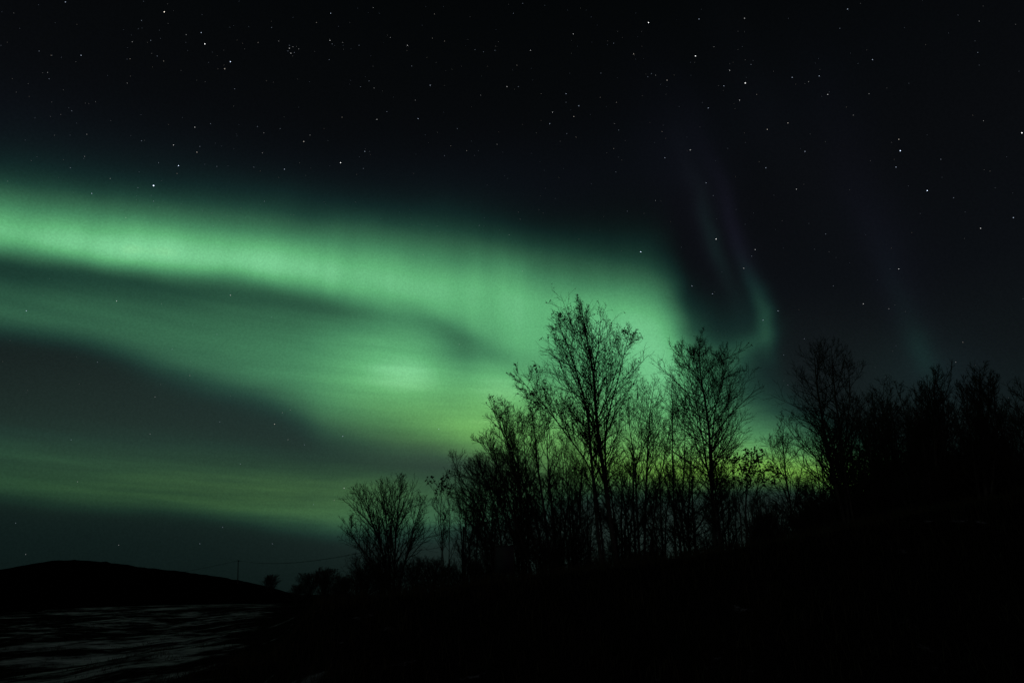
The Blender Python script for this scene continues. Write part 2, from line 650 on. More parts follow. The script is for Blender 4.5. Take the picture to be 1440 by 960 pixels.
def make_tree(name, label, cat, base, stems, width, seed, n1=26, n2=9, n3=5, t0=0.25, ang=42, up1=0.55, l2=0.42, l3=0.4,
              leaves=0, leafsize=0.06, leaf_from=0.5, group=None, twig=0.0045, jit=0.07, up3=0.15, reach=1.75, topspread=0.34, thick=1.0):
    """stems: list of (points (k,3) world, base radius); width(z, side) -> half width of the crown"""
    rng = np.random.default_rng(seed)
    base = np.asarray(base, float)
    root = empty(name, base, label, cat, group)
    trunkB, crownB = [], []
    tips = []
    for pts, r0 in stems:
        K = 22
        sp = spline(pts, K)
        sp += np.cumsum(rng.normal(size=sp.shape), axis=0) * np.array([0.012, 0.012, 0]) * np.linspace(0, 1, K)[:, None]
        sr = taper(np.array([r0]), K, twig * 1.2, 0.85)
        sr[0, 0] *= 1.35
        trunkB.append((sp[None] - base, sr, 7))
        zt = sp[-1, 2]
        z0 = sp[0, 2]
        p, d, tt_, rr = spread(sp[None], sr, n1, t0, 0.985, ang, rng)
        L = np.empty(len(p))
        for k in range(len(p)):
            s_ = math.atan2(d[k, 1], d[k, 0])
            wz = width(min(p[k, 2] + 0.10 * (zt - z0), zt), math.cos(s_), p[k, 0])
            L[k] = max(0.14, min(wz * reach * rng.uniform(0.6, 1.12), (zt - p[k, 2]) * 0.95 + topspread))
        K1 = 8
        b1 = grow(p, d, L, K1, up1, jit, rng)
        r1 = taper(np.minimum(rr * 0.62, (0.004 + L * 0.0125) * thick), K1 + 1, twig)
        big = L > 0.0
        crownB.append((b1[big], r1[big], 4))
        # second order
        p2, d2, t2, rr2 = spread(b1, r1, n2, 0.12, 0.97, 40, rng, 0.25)
        L2 = np.repeat(L, n2) * l2 * (1.12 - t2 * 0.8) * rng.uniform(0.5, 1.25, len(t2))
        keep = L2 > 0.07
        p2, d2, L2, rr2 = p2[keep], d2[keep], L2[keep], rr2[keep]
        K2 = 5
        b2 = grow(p2, d2, L2, K2, 0.35, jit * 1.1, rng)
        r2 = taper(np.minimum(rr2 * 0.7, 0.003 + L2 * 0.009), K2 + 1, twig * 0.8)
        crownB.append((b2, r2, 3))
        # twigs
        p3, d3, t3, rr3 = spread(b2, r2, n3, 0.15, 1.0, 38, rng, 0.2)
        L3 = np.clip(np.repeat(L2, n3) * l3 * rng.uniform(0.6, 1.4, len(t3)), 0.06, 0.45)
        b3 = grow(p3, d3, L3, 3, up3, jit * 1.4, rng)
        r3 = taper(np.minimum(rr3 * 0.8, 0.0045 + 0 * L3), 4, twig * 0.6)
        crownB.append((b3, r3, 3))
        tips.append(b3[:, -1])
        tips.append(b2[:, -1])
    Vt, Ft = tubes(trunkB)
    to = mesh_obj('trunk', Vt, Ft, M_BARK, root)
    for b_ in range(len(crownB)):
        crownB[b_] = (crownB[b_][0] - base, crownB[b_][1], crownB[b_][2])
    Vc, Fc = tubes(crownB)
    co = mesh_obj('crown', Vc, Fc, M_TWIG, root)
    if leaves:
        tp = np.concatenate(tips) - base
        zmax = tp[:, 2].max()
        ok = tp[tp[:, 2] > zmax * leaf_from]
        # leaves hang on in clumps, not evenly
        cl = np.sin(ok[:, 0] * 4.1) * np.sin(ok[:, 2] * 3.7 + 1) * np.sin(ok[:, 1] * 3.9) + 0.35 * rng.normal(size=len(ok))
        ok = ok[np.argsort(-cl)][:max(leaves, 1) * 2]
        sel = ok[rng.integers(0, len(ok), leaves)]
        Vl, Fl = leaf_mesh(sel + rng.normal(size=sel.shape) * 0.015, leafsize, rng)
        lo = mesh_obj('leaves', Vl, Fl, M_LEAF, co)
    return root


def env_fn(env, Y):
    """crown outline [(py, xleft, xright)] at depth Y -> half width left/right of a given x"""
    zz, xl, xr = [], [], []
    for py, a, b_ in sorted(env, key=lambda e: -e[0]):
        zz.append(at((a + b_) / 2, py, Y)[2])
        xl.append(at(a, py, Y)[0])
        xr.append(at(b_, py, Y)[0])

    def f(z, c, x):
        l_ = np.interp(z, zz, xl)
        r_ = np.interp(z, zz, xr)
        wl, wr = max(0.35, x - l_), max(0.35, r_ - x)
        av = 0.5 * (r_ - l_)
        return (wr if c > 0 else wl) * abs(c) + av * (1 - abs(c))
    return f


def photo_tree(name, label, cat, Y, stems, env, seed, **kw):
    rng = np.random.default_rng(seed + 100)
    ST = []
    for pl, r0 in stems:
        k = len(pl)
        dep = np.cumsum(rng.normal(size=k) * 0.18)
        dep -= dep[0]
        dep += rng.normal() * 0.12 * (1 if len(stems) > 1 else 0)
        pts = np.array([at(x, y, Y + d_) for (x, y), d_ in zip(pl, dep)])
        gz = float(ground_z(pts[0, 0], pts[0, 1]))
        if gz < pts[0, 2]:
            pts = np.vstack([[pts[0, 0], pts[0, 1], gz - 0.08], pts])
        else:
            pts[0, 2] = gz - 0.08
        ST.append((pts, r0))
    b0 = np.mean([s_[0][0] for s_ in ST], axis=0)
    b0[2] = float(ground_z(b0[0], b0[1]))
    return make_tree(name, label, cat, b0, ST, env_fn(env, Y), seed, **kw)


# the tall one in the middle
photo_tree('bare_tree', 'tallest bare tree, wide crown with a few withered leaves, black against the bright green glow', 'tree', 19.5,
           [([(868, 792), (860, 745), (848, 650), (837, 575), (837, 525), (826, 482), (817, 424)], 0.085),
            ([(846, 790), (838, 720), (832, 640), (829, 580), (812, 520), (793, 470), (783, 442)], 0.06),
            ([(864, 770), (852, 670), (852, 600), (868, 540), (880, 490), (886, 465)], 0.045),
            ([(848, 765), (836, 660), (800, 610), (770, 570), (742, 538), (728, 522)], 0.036)],
           [(690, 835, 865), (640, 790, 890), (600, 765, 905), (560, 752, 908), (520, 752, 908), (490, 760, 906), (460, 768, 895), (435, 776, 850), (420, 806, 832)],
           1, n1=38, n2=13, n3=6, t0=0.10, l2=0.5, thick=0.9, leaves=2200, leafsize=0.065, leaf_from=0.45, ang=38, reach=1.5, jit=0.085, topspread=0.2)
photo_tree('bare_tree', 'slender bare tree leaning left, second tallest stem of the clump left of the tallest tree', 'tree', 20.5,
           [([(770, 808), (752, 720), (733, 668), (716, 620), (702, 590), (692, 564)], 0.055),
            ([(764, 806), (745, 740), (722, 660), (708, 610), (712, 575)], 0.04)],
           [(740, 715, 775), (680, 690, 765), (630, 676, 745), (590, 674, 726), (562, 684, 706)],
           2, n1=34, n2=10, n3=5, t0=0.06, l2=0.55, jit=0.08, thick=0.8, ang=34, leaves=380, leafsize=0.055, leaf_from=0.72)
photo_tree('bare_tree', 'upright bare tree with bushy twig top, just left of the tallest tree', 'tree', 21.0,
           [([(776, 808), (765, 720), (756, 660), (752, 610), (748, 562)], 0.05),
            ([(782, 805), (775, 720), (768, 650), (766, 600), (764, 570)], 0.04)],
           [(740, 742, 800), (680, 730, 795), (620, 727, 790), (590, 732, 782), (556, 742, 766)],
           3, n1=34, n2=10, n3=5, t0=0.06, l2=0.55, jit=0.08, thick=0.8, ang=32, leaves=320, leafsize=0.055, leaf_from=0.7)
photo_tree('bare_tree', 'bare tree with stems slanting left, left front of the clump beside the signboard', 'tree', 19.8,
           [([(748, 800), (722, 730), (702, 660), (688, 640), (672, 618)], 0.045),
            ([(742, 802), (716, 740), (690, 690), (668, 655)], 0.035)],
           [(760, 705, 760), (700, 668, 735), (660, 650, 715), (620, 655, 695)],
           4, n1=34, n2=10, n3=5, t0=0.06, l2=0.55, jit=0.08, thick=0.8, ang=36, leaves=120, leafsize=0.05)
photo_tree('bare_tree', 'low spreading bare tree, outermost left of the clump, twigs fanning over the utility pole', 'tree', 20.0,
           [([(704, 824), (692, 760), (668, 700), (650, 668), (640, 645)], 0.04),
            ([(698, 824), (686, 770), (658, 730), (640, 700)], 0.03),
            ([(710, 822), (704, 750), (690, 690), (672, 650)], 0.035)],
           [(780, 670, 715), (730, 640, 705), (690, 632, 695), (640, 632, 672)],
           5, n1=34, n2=10, n3=5, t0=0.06, l2=0.55, jit=0.08, thick=0.8, ang=38)
photo_tree('bare_tree', 'straight fine twigged bare tree inside the clump left of the tallest', 'tree', 21.6,
           [([(738, 806), (732, 720), (728, 650), (724, 582)], 0.035), ([(744, 806), (742, 720), (738, 640), (736, 590)], 0.03),
            ([(730, 806), (720, 740), (708, 680), (702, 640)], 0.026)],
           [(760, 690, 775), (690, 680, 775), (630, 688, 768), (580, 706, 748)],
           18, n1=30, n2=10, n3=6, t0=0.06, l2=0.5, ang=36, jit=0.09, thick=0.8)
photo_tree('bare_tree', 'bare tree half hidden behind the left stem of the tallest tree', 'tree', 22.4,
           [([(806, 800), (800, 720), (796, 660), (792, 612)], 0.035), ([(812, 800), (816, 720), (818, 650), (822, 610)], 0.03)],
           [(760, 770, 850), (690, 764, 852), (640, 770, 846), (604, 782, 832)],
           19, n1=30, n2=10, n3=6, t0=0.06, l2=0.5, ang=40, jit=0.1, thick=0.8)
photo_tree('bare_tree', 'thin young tree with leaf tufts at its tip, alone between two bare clumps', 'tree', 20.5,
           [([(624, 832), (622, 770), (619, 720), (621, 674)], 0.022),
            ([(630, 832), (632, 780), (634, 730), (632, 690)], 0.016),
            ([(622, 790), (616, 730), (607, 684)], 0.012)],
           [(800, 608, 650), (740, 606, 648), (700, 604, 640), (672, 612, 628)],
           6, n1=15, n2=6, n3=4, t0=0.3, ang=32, leaves=150, leafsize=0.085, leaf_from=0.8)
photo_tree('bare_tree', 'vase shaped small bare tree standing apart, leftmost of the row above the bank', 'tree', 22.0,
           [([(548, 838), (538, 770), (524, 730), (512, 700), (505, 690)], 0.045),
            ([(552, 838), (556, 760), (560, 710), (566, 678)], 0.045),
            ([(556, 838), (572, 780), (584, 730), (590, 705)], 0.035),
            ([(544, 838), (524, 790), (504, 760), (494, 735)], 0.03),
            ([(550, 838), (546, 770), (540, 710), (536, 686)], 0.035)],
           [(800, 500, 602), (760, 490, 606), (720, 494, 602), (695, 502, 592), (674, 540, 574)],
           7, n1=24, n2=9, n3=5, t0=0.2, ang=30)
photo_tree('bare_tree', 'vase shaped bare tree right of the tallest tree, fine twigs over the yellow green glow', 'tree', 21.5,
           [([(900, 790), (896, 720), (893, 650), (885, 600), (880, 565)], 0.045),
            ([(906, 790), (908, 700), (912, 630), (915, 580), (922, 540)], 0.045),
            ([(912, 788), (922, 710), (935, 640), (944, 590)], 0.035)],
           [(740, 880, 935), (680, 866, 950), (620, 862, 956), (580, 866, 954), (540, 896, 940)],
           8, n1=34, n2=10, n3=5, t0=0.06, l2=0.55, jit=0.08, thick=0.8, ang=38)
photo_tree('bare_tree', 'tall bare tree with rounded dense twig crown, second in height right of the tallest tree', 'tree', 20.5,
           [([(1006, 778), (1005, 740), (1000, 671), (998, 600), (990, 550), (983, 515), (986, 470)], 0.07),
            ([(1004, 700), (992, 640), (984, 580), (966, 520), (958, 488)], 0.035),
            ([(1000, 640), (1004, 580), (1018, 530), (1024, 496)], 0.03)],
           [(690, 975, 1035), (650, 940, 1052), (610, 934, 1050), (570, 934, 1046), (530, 938, 1044), (495, 946, 1032), (466, 972, 1000)],
           9, n1=52, n2=13, n3=6, t0=0.10, l2=0.42, ang=46, up1=0.4, jit=0.10, thick=0.72, leaves=250, leafsize=0.05, leaf_from=0.75)
photo_tree('bare_tree', 'slim bare tree squeezed between the rounded crown and the vase shaped tree', 'tree', 22.5,
           [([(950, 786), (948, 700), (946, 620), (944, 540)], 0.04), ([(956, 786), (960, 700), (964, 620), (962, 560)], 0.03)],
           [(720, 930, 975), (640, 925, 980), (570, 930, 975), (540, 936, 955)],
           10, n1=30, n2=10, n3=5, t0=0.06, ang=40, jit=0.1)
photo_tree('leafy_tree', 'small tree still holding thick clumps of leaves, beside the rounded bare crown', 'tree', 20.0,
           [([(1050, 770), (1050, 710), (1052, 670), (1058, 640)], 0.035), ([(1044, 770), (1042, 710), (1036, 672), (1034, 650)], 0.025),
            ([(1054, 770), (1062, 710), (1070, 680), (1076, 660)], 0.022)],
           [(700, 1030, 1082), (670, 1026, 1086), (636, 1046, 1068)],
           11, n1=14, n2=6, n3=4, t0=0.45, ang=50, leaves=800, leafsize=0.085, leaf_from=0.62)
photo_tree('bare_tree', 'slight crooked bare tree in front of the brightest yellow low glow', 'tree', 21.0,
           [([(1116, 752), (1113, 717), (1104, 660), (1099, 615), (1103, 588)], 0.04),
            ([(1114, 730), (1122, 680), (1130, 640), (1128, 612)], 0.022), ([(1108, 700), (1092, 660), (1084, 620)], 0.02)],
           [(690, 1082, 1140), (650, 1074, 1146), (615, 1076, 1138), (590, 1090, 1116)],
           12, n1=26, n2=9, n3=5, t0=0.12, ang=48, up1=0.3, jit=0.11)
photo_tree('bare_tree', 'tall twin stemmed bare tree, its forked trunk crossing the yellow low glow', 'tree', 19.5,
           [([(1190, 742), (1182, 715), (1171, 669), (1160, 620), (1148, 560), (1142, 520), (1140, 498)], 0.06),
            ([(1194, 742), (1189, 690), (1184, 650), (1179, 590), (1172, 530), (1167, 484)], 0.055),
            ([(1184, 650), (1192, 590), (1197, 540), (1192, 508)], 0.03)],
           [(700, 1135, 1225), (650, 1112, 1232), (600, 1108, 1220), (560, 1110, 1212), (520, 1116, 1206), (495, 1128, 1196), (480, 1152, 1176)],
           13, n1=26, n2=9, n3=5, t0=0.15, l2=0.44, ang=42, thick=0.85, jit=0.085)
photo_tree('bare_tree', 'bare tree with thin see-through top, next on the right of the twin stemmed tree', 'tree', 22.0,
           [([(1240, 726), (1238, 660), (1242, 590), (1246, 540)], 0.045), ([(1232, 726), (1226, 660), (1222, 600), (1224, 560)], 0.035)],
           [(700, 1205, 1270), (640, 1200, 1280), (580, 1206, 1272), (536, 1230, 1258)],
           14, n1=24, n2=8, n3=5, t0=0.2, ang=38)
photo_tree('bare_tree', 'dense dark crowned tree with a pointed top, left of the two darkest at the right', 'tree', 20.0,
           [([(1318, 718), (1316, 650), (1312, 580), (1310, 522)], 0.06), ([(1310, 718), (1300, 650), (1292, 590), (1290, 550)], 0.045),
            ([(1324, 718), (1328, 650), (1328, 590), (1326, 548)], 0.045), ([(1314, 718), (1308, 640), (1302, 560)], 0.04)],
           [(700, 1268, 1350), (640, 1264, 1352), (580, 1268, 1342), (545, 1280, 1334), (520, 1300, 1320)],
           15, n1=26, n2=9, n3=5, t0=0.12, ang=34, twig=0.006)
photo_tree('bare_tree', 'dense dark crowned tree with a broad top, right of the two darkest at the right', 'tree', 19.5,
           [([(1386, 708), (1384, 640), (1378, 580), (1376, 518)], 0.06), ([(1378, 708), (1368, 640), (1360, 580), (1358, 540)], 0.045),
            ([(1392, 708), (1400, 640), (1402, 580), (1398, 538)], 0.045), ([(1384, 708), (1388, 620), (1388, 530)], 0.04)],
           [(700, 1340, 1430), (640, 1338, 1428), (580, 1340, 1416), (540, 1346, 1408), (516, 1364, 1390)],
           16, n1=26, n2=9, n3=5, t0=0.12, ang=34, twig=0.006)
photo_tree('bare_tree', 'bare tree cut by the right edge of the view', 'tree', 20.5,
           [([(1448, 700), (1446, 640), (1440, 580), (1436, 540)], 0.05), ([(1454, 700), (1462, 640), (1466, 570)], 0.04)],
           [(690, 1405, 1500), (620, 1404, 1500), (570, 1412, 1490), (536, 1424, 1460)],
           17, n1=26, n2=9, n3=5, t0=0.15, ang=36, twig=0.005)


# ---- repeats: one of each kind is built, the rest are copies
def copy_tree(o, parent=None):
    c = o.copy()
    COL.objects.link(c)
    c.parent = parent
    for ch in list(o.children):
        copy_tree(ch, c)
    return c


def proto(name, label, cat, H, nst, half, seed, group, **kw):
    rng = np.random.default_rng(seed)
    ST = []
    for k in range(nst):
        a = 2 * math.pi * (k + rng.random() * 0.7) / nst
        r_ = half * rng.uniform(0.35, 0.75)
        hh = H * (1.0 if k == 0 else rng.uniform(0.7, 0.98))
        b0 = np.array([math.cos(a), math.sin(a), 0]) * 0.10
        top = np.array([math.cos(a) * r_, math.sin(a) * r_, hh])
        mid = b0 * 0.5 + top * 0.5
        mid[:2] *= 0.7
        ST.append((np.array([b0 + (0, 0, -0.1), mid, top]), 0.012 + 0.008 * H * rng.uniform(0.6, 1)))
    # multiplicative crown: widest at mid height
    f = lambda z, c, x: half * (0.35 + 0.65 * math.sin(math.pi * min(1, max(0, z / H)) ** 0.8))
    return make_tree(name, label, cat, (0, 0, 0), ST, f, seed, group=group, **kw)


def place(src, px, Y, top_py, H, label, rz, first=None, sq=1.0):
    o = src if first else copy_tree(src)
    x = at(px, 780, Y)[0]
    z = float(ground_z(x, Y))
    zt = at(px, top_py, Y)[2]
    s_ = (zt - z) / H
    o.location = (x, Y, z)
    o.scale = (s_ * sq, s_ * sq, s_)
    o.rotation_euler = (0, 0, rz)
    o['label'] = label
    return o


GT = 'bare trees crowding the slope behind the front row'
backA = proto('background_tree', 'x', 'tree', 5.0, 3, 0.95, 41, GT, n1=22, n2=8, n3=5, t0=0.04, ang=46, jit=0.11)
backB = proto('background_tree', 'x', 'tree', 5.0, 4, 1.1, 42, GT, n1=18, n2=8, n3=5, t0=0.04, ang=48, jit=0.12)
GTL = 'bare tree of the tangled row behind the front trees on the dark slope'
spots = [(668, 27, 690), (735, 26, 650), (805, 27, 650), (872, 26, 640), (930, 28, 640), (975, 26, 640), (1035, 27, 668), (1085, 28, 690), (1140, 27, 690),
         (1205, 25, 590), (1262, 26, 560), (1285, 23, 570), (1335, 25, 560), (1355, 23, 580), (1412, 24, 556), (1432, 27, 570), (1462, 24, 560),
         (1228, 23, 625), (1300, 28, 580), (1345, 21, 610), (1400, 28, 580), (1495, 22, 560), (1253, 21, 640), (1275, 28, 600), (1420, 21, 600),
         (655, 26, 690), (690, 28, 640), (785, 28, 645), (825, 27, 660), (890, 28, 625), (965, 27, 620),
         (1022, 27, 650), (1064, 28, 665), (1078, 24, 690), (1140, 27, 650), (1165, 26, 640),
         (1198, 24, 570), (1220, 26, 565), (1270, 24, 545), (1290, 26, 550), (1332, 24, 545), (1350, 26, 560), (1410, 26, 548), (1445, 25, 550)]
used = {}
for k, (px, Y, tp) in enumerate(spots):
    src = backA if k % 2 == 0 else backB
    place(src, px, Y, tp, 5.0, GTL, k * 2.1, first=id(src) not in used, sq=0.85 + 0.3 * random.random())
    used[id(src)] = 1

GS = 'leafless shrubs under the trees on the bank'
GSL = 'leafless shrub in the dark undergrowth below the row of bare trees'
sA = proto('shrub', 'x', 'shrub', 2.0, 7, 0.75, 51, GS, n1=14, n2=7, n3=4, t0=0.08, ang=46, jit=0.12)
sB = proto('shrub', 'x', 'shrub', 2.0, 9, 0.95, 52, GS, n1=12, n2=7, n3=4, t0=0.08, ang=50, jit=0.12)
sC = proto('shrub', 'x', 'shrub', 2.0, 6, 0.6, 53, GS, n1=14, n2=7, n3=5, t0=0.08, ang=44, jit=0.12)
rs = np.random.default_rng(77)
tops = [(470, 812), (500, 796), (540, 806), (600, 800), (650, 800), (720, 790), (800, 775), (900, 764), (1000, 752), (1060, 735), (1150, 720), (1220, 690), (1300, 662), (1440, 650)]
used = {}
k = 0
for px in np.arange(478, 1465, 13.5):
    tp = np.interp(px, [a for a, _ in tops], [b_ for _, b_ in tops]) + rs.uniform(-26, 22)
    Y = rs.uniform(18.6, 24)
    if 640 < px < 1060 and rs.random() < 0.42:
        continue
    src = (sA, sB, sC)[int(rs.integers(0, 3))]
    place(src, px + rs.uniform(-5, 5), Y, tp, 2.0, GSL, rs.uniform(0, 6.28), first=id(src) not in used, sq=rs.uniform(0.9, 1.4))
    used[id(src)] = 1
    k += 1

# far small trees by the foot of the hill
far = proto('distant_tree', 'x', 'tree', 4.4, 7, 2.3, 61, None, n1=22, n2=9, n3=6, t0=0.04, ang=44, twig=0.010, reach=1.3)


def place_far(px, Y, top_py, base_py, label, rz, first=None, sq=1.0):
    o = far if first else copy_tree(far)
    b0, t0 = at(px, base_py, Y), at(px, top_py, Y)
    s_ = (t0[2] - b0[2]) / 4.4
    o.location = b0
    o.scale = (s_ * sq, s_ * sq, s_)
    o.rotation_euler = (0, 0, rz)
    o['label'] = label


place_far(378, 190, 808, 836, 'small round distant tree on the hill slope beside the utility pole', 0.3, first=True, sq=1.0)
for px, Y, tp, bp_, lb, sq in [(432, 96, 805, 849, 'low distant bush tree with a broad crown, right of the small round one', 1.0),
                          (455, 92, 799, 849, 'middle bush tree of the low dark distant group at the bank foot', 0.9),
                          (480, 88, 810, 850, 'distant bush tree nearest the bank, right end of low dark group', 1.0),
                          (416, 110, 822, 849, 'lowest distant bush, left end of the low dark group', 1.0)]:
    place_far(px, Y, tp, bp_, lb, px * 0.1, sq=sq)

# ------------------------------------------------------------------ utility poles and wires
GP = 'utility poles of the power line'


def pole(px, py_top, Y, py_base, label, zb=None, lean=0.0):
    top = at(px, py_top, Y)
    bz = at(px, py_base, Y)[2] if zb is None else zb
    H = top[2] - bz
    root = empty('utility_pole', (top[0] - math.tan(lean) * H, top[1], bz), label, 'utility pole', GP)
    H = H / math.cos(lean)
    K = 5
    root.rotation_euler = (0, lean, 0)
    pts = np.stack([np.zeros(K), np.zeros(K), np.linspace(-0.8, H, K)], 1)[None]
    Vp, Fp = tubes([(pts, np.linspace(0.15, 0.10, K)[None], 10)])
    mesh_obj('mast', Vp, Fp, M_WOOD, root)
    Vp, Fp = box_vf((0, 0, H - 0.35), 0.10, 1.3, 0.12)
    ca = mesh_obj('crossarm', Vp + np.array([0.13, 0, 0]), Fp, M_WOOD, root)
    for s_ in (-1, 1):
        pts = np.array([[[0.13, 0.55 * s_, H - 0.29], [0.13, 0.55 * s_, H - 0.20], [0.13, 0.55 * s_, H - 0.12]]])
        Vi, Fi = tubes([(pts, np.array([[0.05, 0.07, 0.03]]), 8)])
        mesh_obj('insulator', Vi, Fi, M_METAL, ca)
    return [np.array([top[0] + 0.13, top[1] + 0.55 * s_, top[2] - 0.12]) for s_ in (-1, 1)]


pA = pole(335, 787, 205, 820, 'slim utility pole on the hill slope, left in the view', lean=math.radians(-8))
pz = at(652, 740, 78)
pB = pole(652, 740, 78, 830, 'utility pole seen through the twigs left of the signboard', zb=float(ground_z(pz[0], 78)), lean=math.radians(-1))
pC_x = at(150, 820, 330)
for k in range(2):
    for a, b_, sag in ((pA[k], pB[k], 2.2), (pA[k], np.array([pC_x[0], 330 + 1.1 * k, 9.0]), 1.5)):
        n = 24
        tt_ = np.linspace(0, 1, n)[:, None]
        pts = a + (b_ - a) * tt_
        pts[:, 2] -= sag * 4 * (tt_ * (1 - tt_))[:, 0]
        Vw, Fw = tubes([(pts[None], np.full((1, n), 0.022), 5)])
        w_ = mesh_obj('power_line', Vw - a, Fw, M_METAL, loc=a)
        to_right = sag > 2
        tag(w_, 'thin sagging wire from the hill pole towards the pole among the trees' if to_right else
            'thin wire from the hill pole down behind the hill', 'wire', 'wires rising to the trees' if to_right else 'wires going behind the hill')

# ------------------------------------------------------------------ signboard between the stems
Ys = 17.4
a = at(697, 768, Ys)
c = at(722, 806, Ys)
cx, cz, wd, hg = (a[0] + c[0]) / 2, (a[2] + c[2]) / 2, c[0] - a[0], a[2] - c[2]
gz = float(ground_z(cx, Ys))
root = empty('signboard', (cx, Ys, gz), 'dark blank signboard on two short posts in front of the bare stems', 'sign')
Vb, Fb = box_vf((0, 0, cz - gz), wd, 0.03, hg)
mesh_obj('panel', Vb, Fb, M_METAL, root)
fr = [box_vf((0, 0, cz - gz + s_ * (hg / 2 + 0.012)), wd + 0.05, 0.05, 0.024) for s_ in (-1, 1)]
fr += [box_vf((s_ * (wd / 2 + 0.0125), 0, cz - gz), 0.024, 0.046, hg) for s_ in (-1, 1)]
mesh_obj('frame', *join_vf(fr), M_WOOD, root)
for s_ in (-1, 1):
    K = 3
    zt = cz - gz + hg * 0.35
    pts = np.stack([np.full(K, s_ * wd * 0.36), np.full(K, 0.05), np.linspace(-0.15, zt, K)], 1)[None]
    Vp, Fp = tubes([(pts, np.full((1, K), 0.028), 8)])
    mesh_obj('post', Vp, Fp, M_WOOD, root)

# ------------------------------------------------------------------ dry grass on the bank
n = 38000
r_ = np.random.default_rng(8)
gxp = r_.uniform(-7.5, 17, n)
gyp = np.where(r_.random(n) < 0.55, r_.normal(17.6, 1.0, n), r_.uniform(7, 18, n))
fy = 9 + 46 * r_.random(12000) ** 1.6
fx = -fy * (0.20 + 0.72 * r_.random(12000))
tu = r_.integers(0, 900, 12000)                      # blades gather in tussocks
gyp[:12000] = fy[tu] + r_.normal(size=12000) * 0.10
gxp[:12000] = fx[tu] + r_.normal(size=12000) * 0.12
cl = np.sin(gxp * 2.1) * np.sin(gyp * 1.7 + gxp) + r_.normal(size=n) * 0.6
fld = np.where(np.arange(n) < 12000, 0.55, 1.0)
hgt = fld * np.clip(0.16 + 0.12 * cl, 0.05, 0.55) * r_.uniform(0.6, 1.3, n)
gzp = ground_z(gxp, gyp)
ang = r_.uniform(0, 6.28, n)
lean = r_.uniform(0.1, 0.6, n) * hgt
wd_ = 0.006
la = r_.uniform(0, 6.28, n)
P0 = np.stack([gxp, gyp, gzp - 0.02], 1)
sd = np.stack([np.cos(ang), np.sin(ang), 0 * ang], 1) * wd_
ld = np.stack([np.cos(la) * lean, np.sin(la) * lean, hgt], 1)
mid = P0 + ld * np.array([0.35, 0.35, 0.6])
tip = P0 + ld
Vg = np.stack([P0 - sd, P0 + sd, mid + sd * 0.8, mid - sd * 0.8, tip + sd * 0.25, tip - sd * 0.25], 1).reshape(-1, 3)
o6 = np.arange(n)[:, None] * 6
Fg = np.concatenate([o6 + np.array([0, 1, 2, 3]), o6 + np.array([3, 2, 4, 5])])
tag(mesh_obj('dry_grass', Vg, Fg, M_GRASS), 'dry grass tussocks along the dark bank', None, kind='stuff')

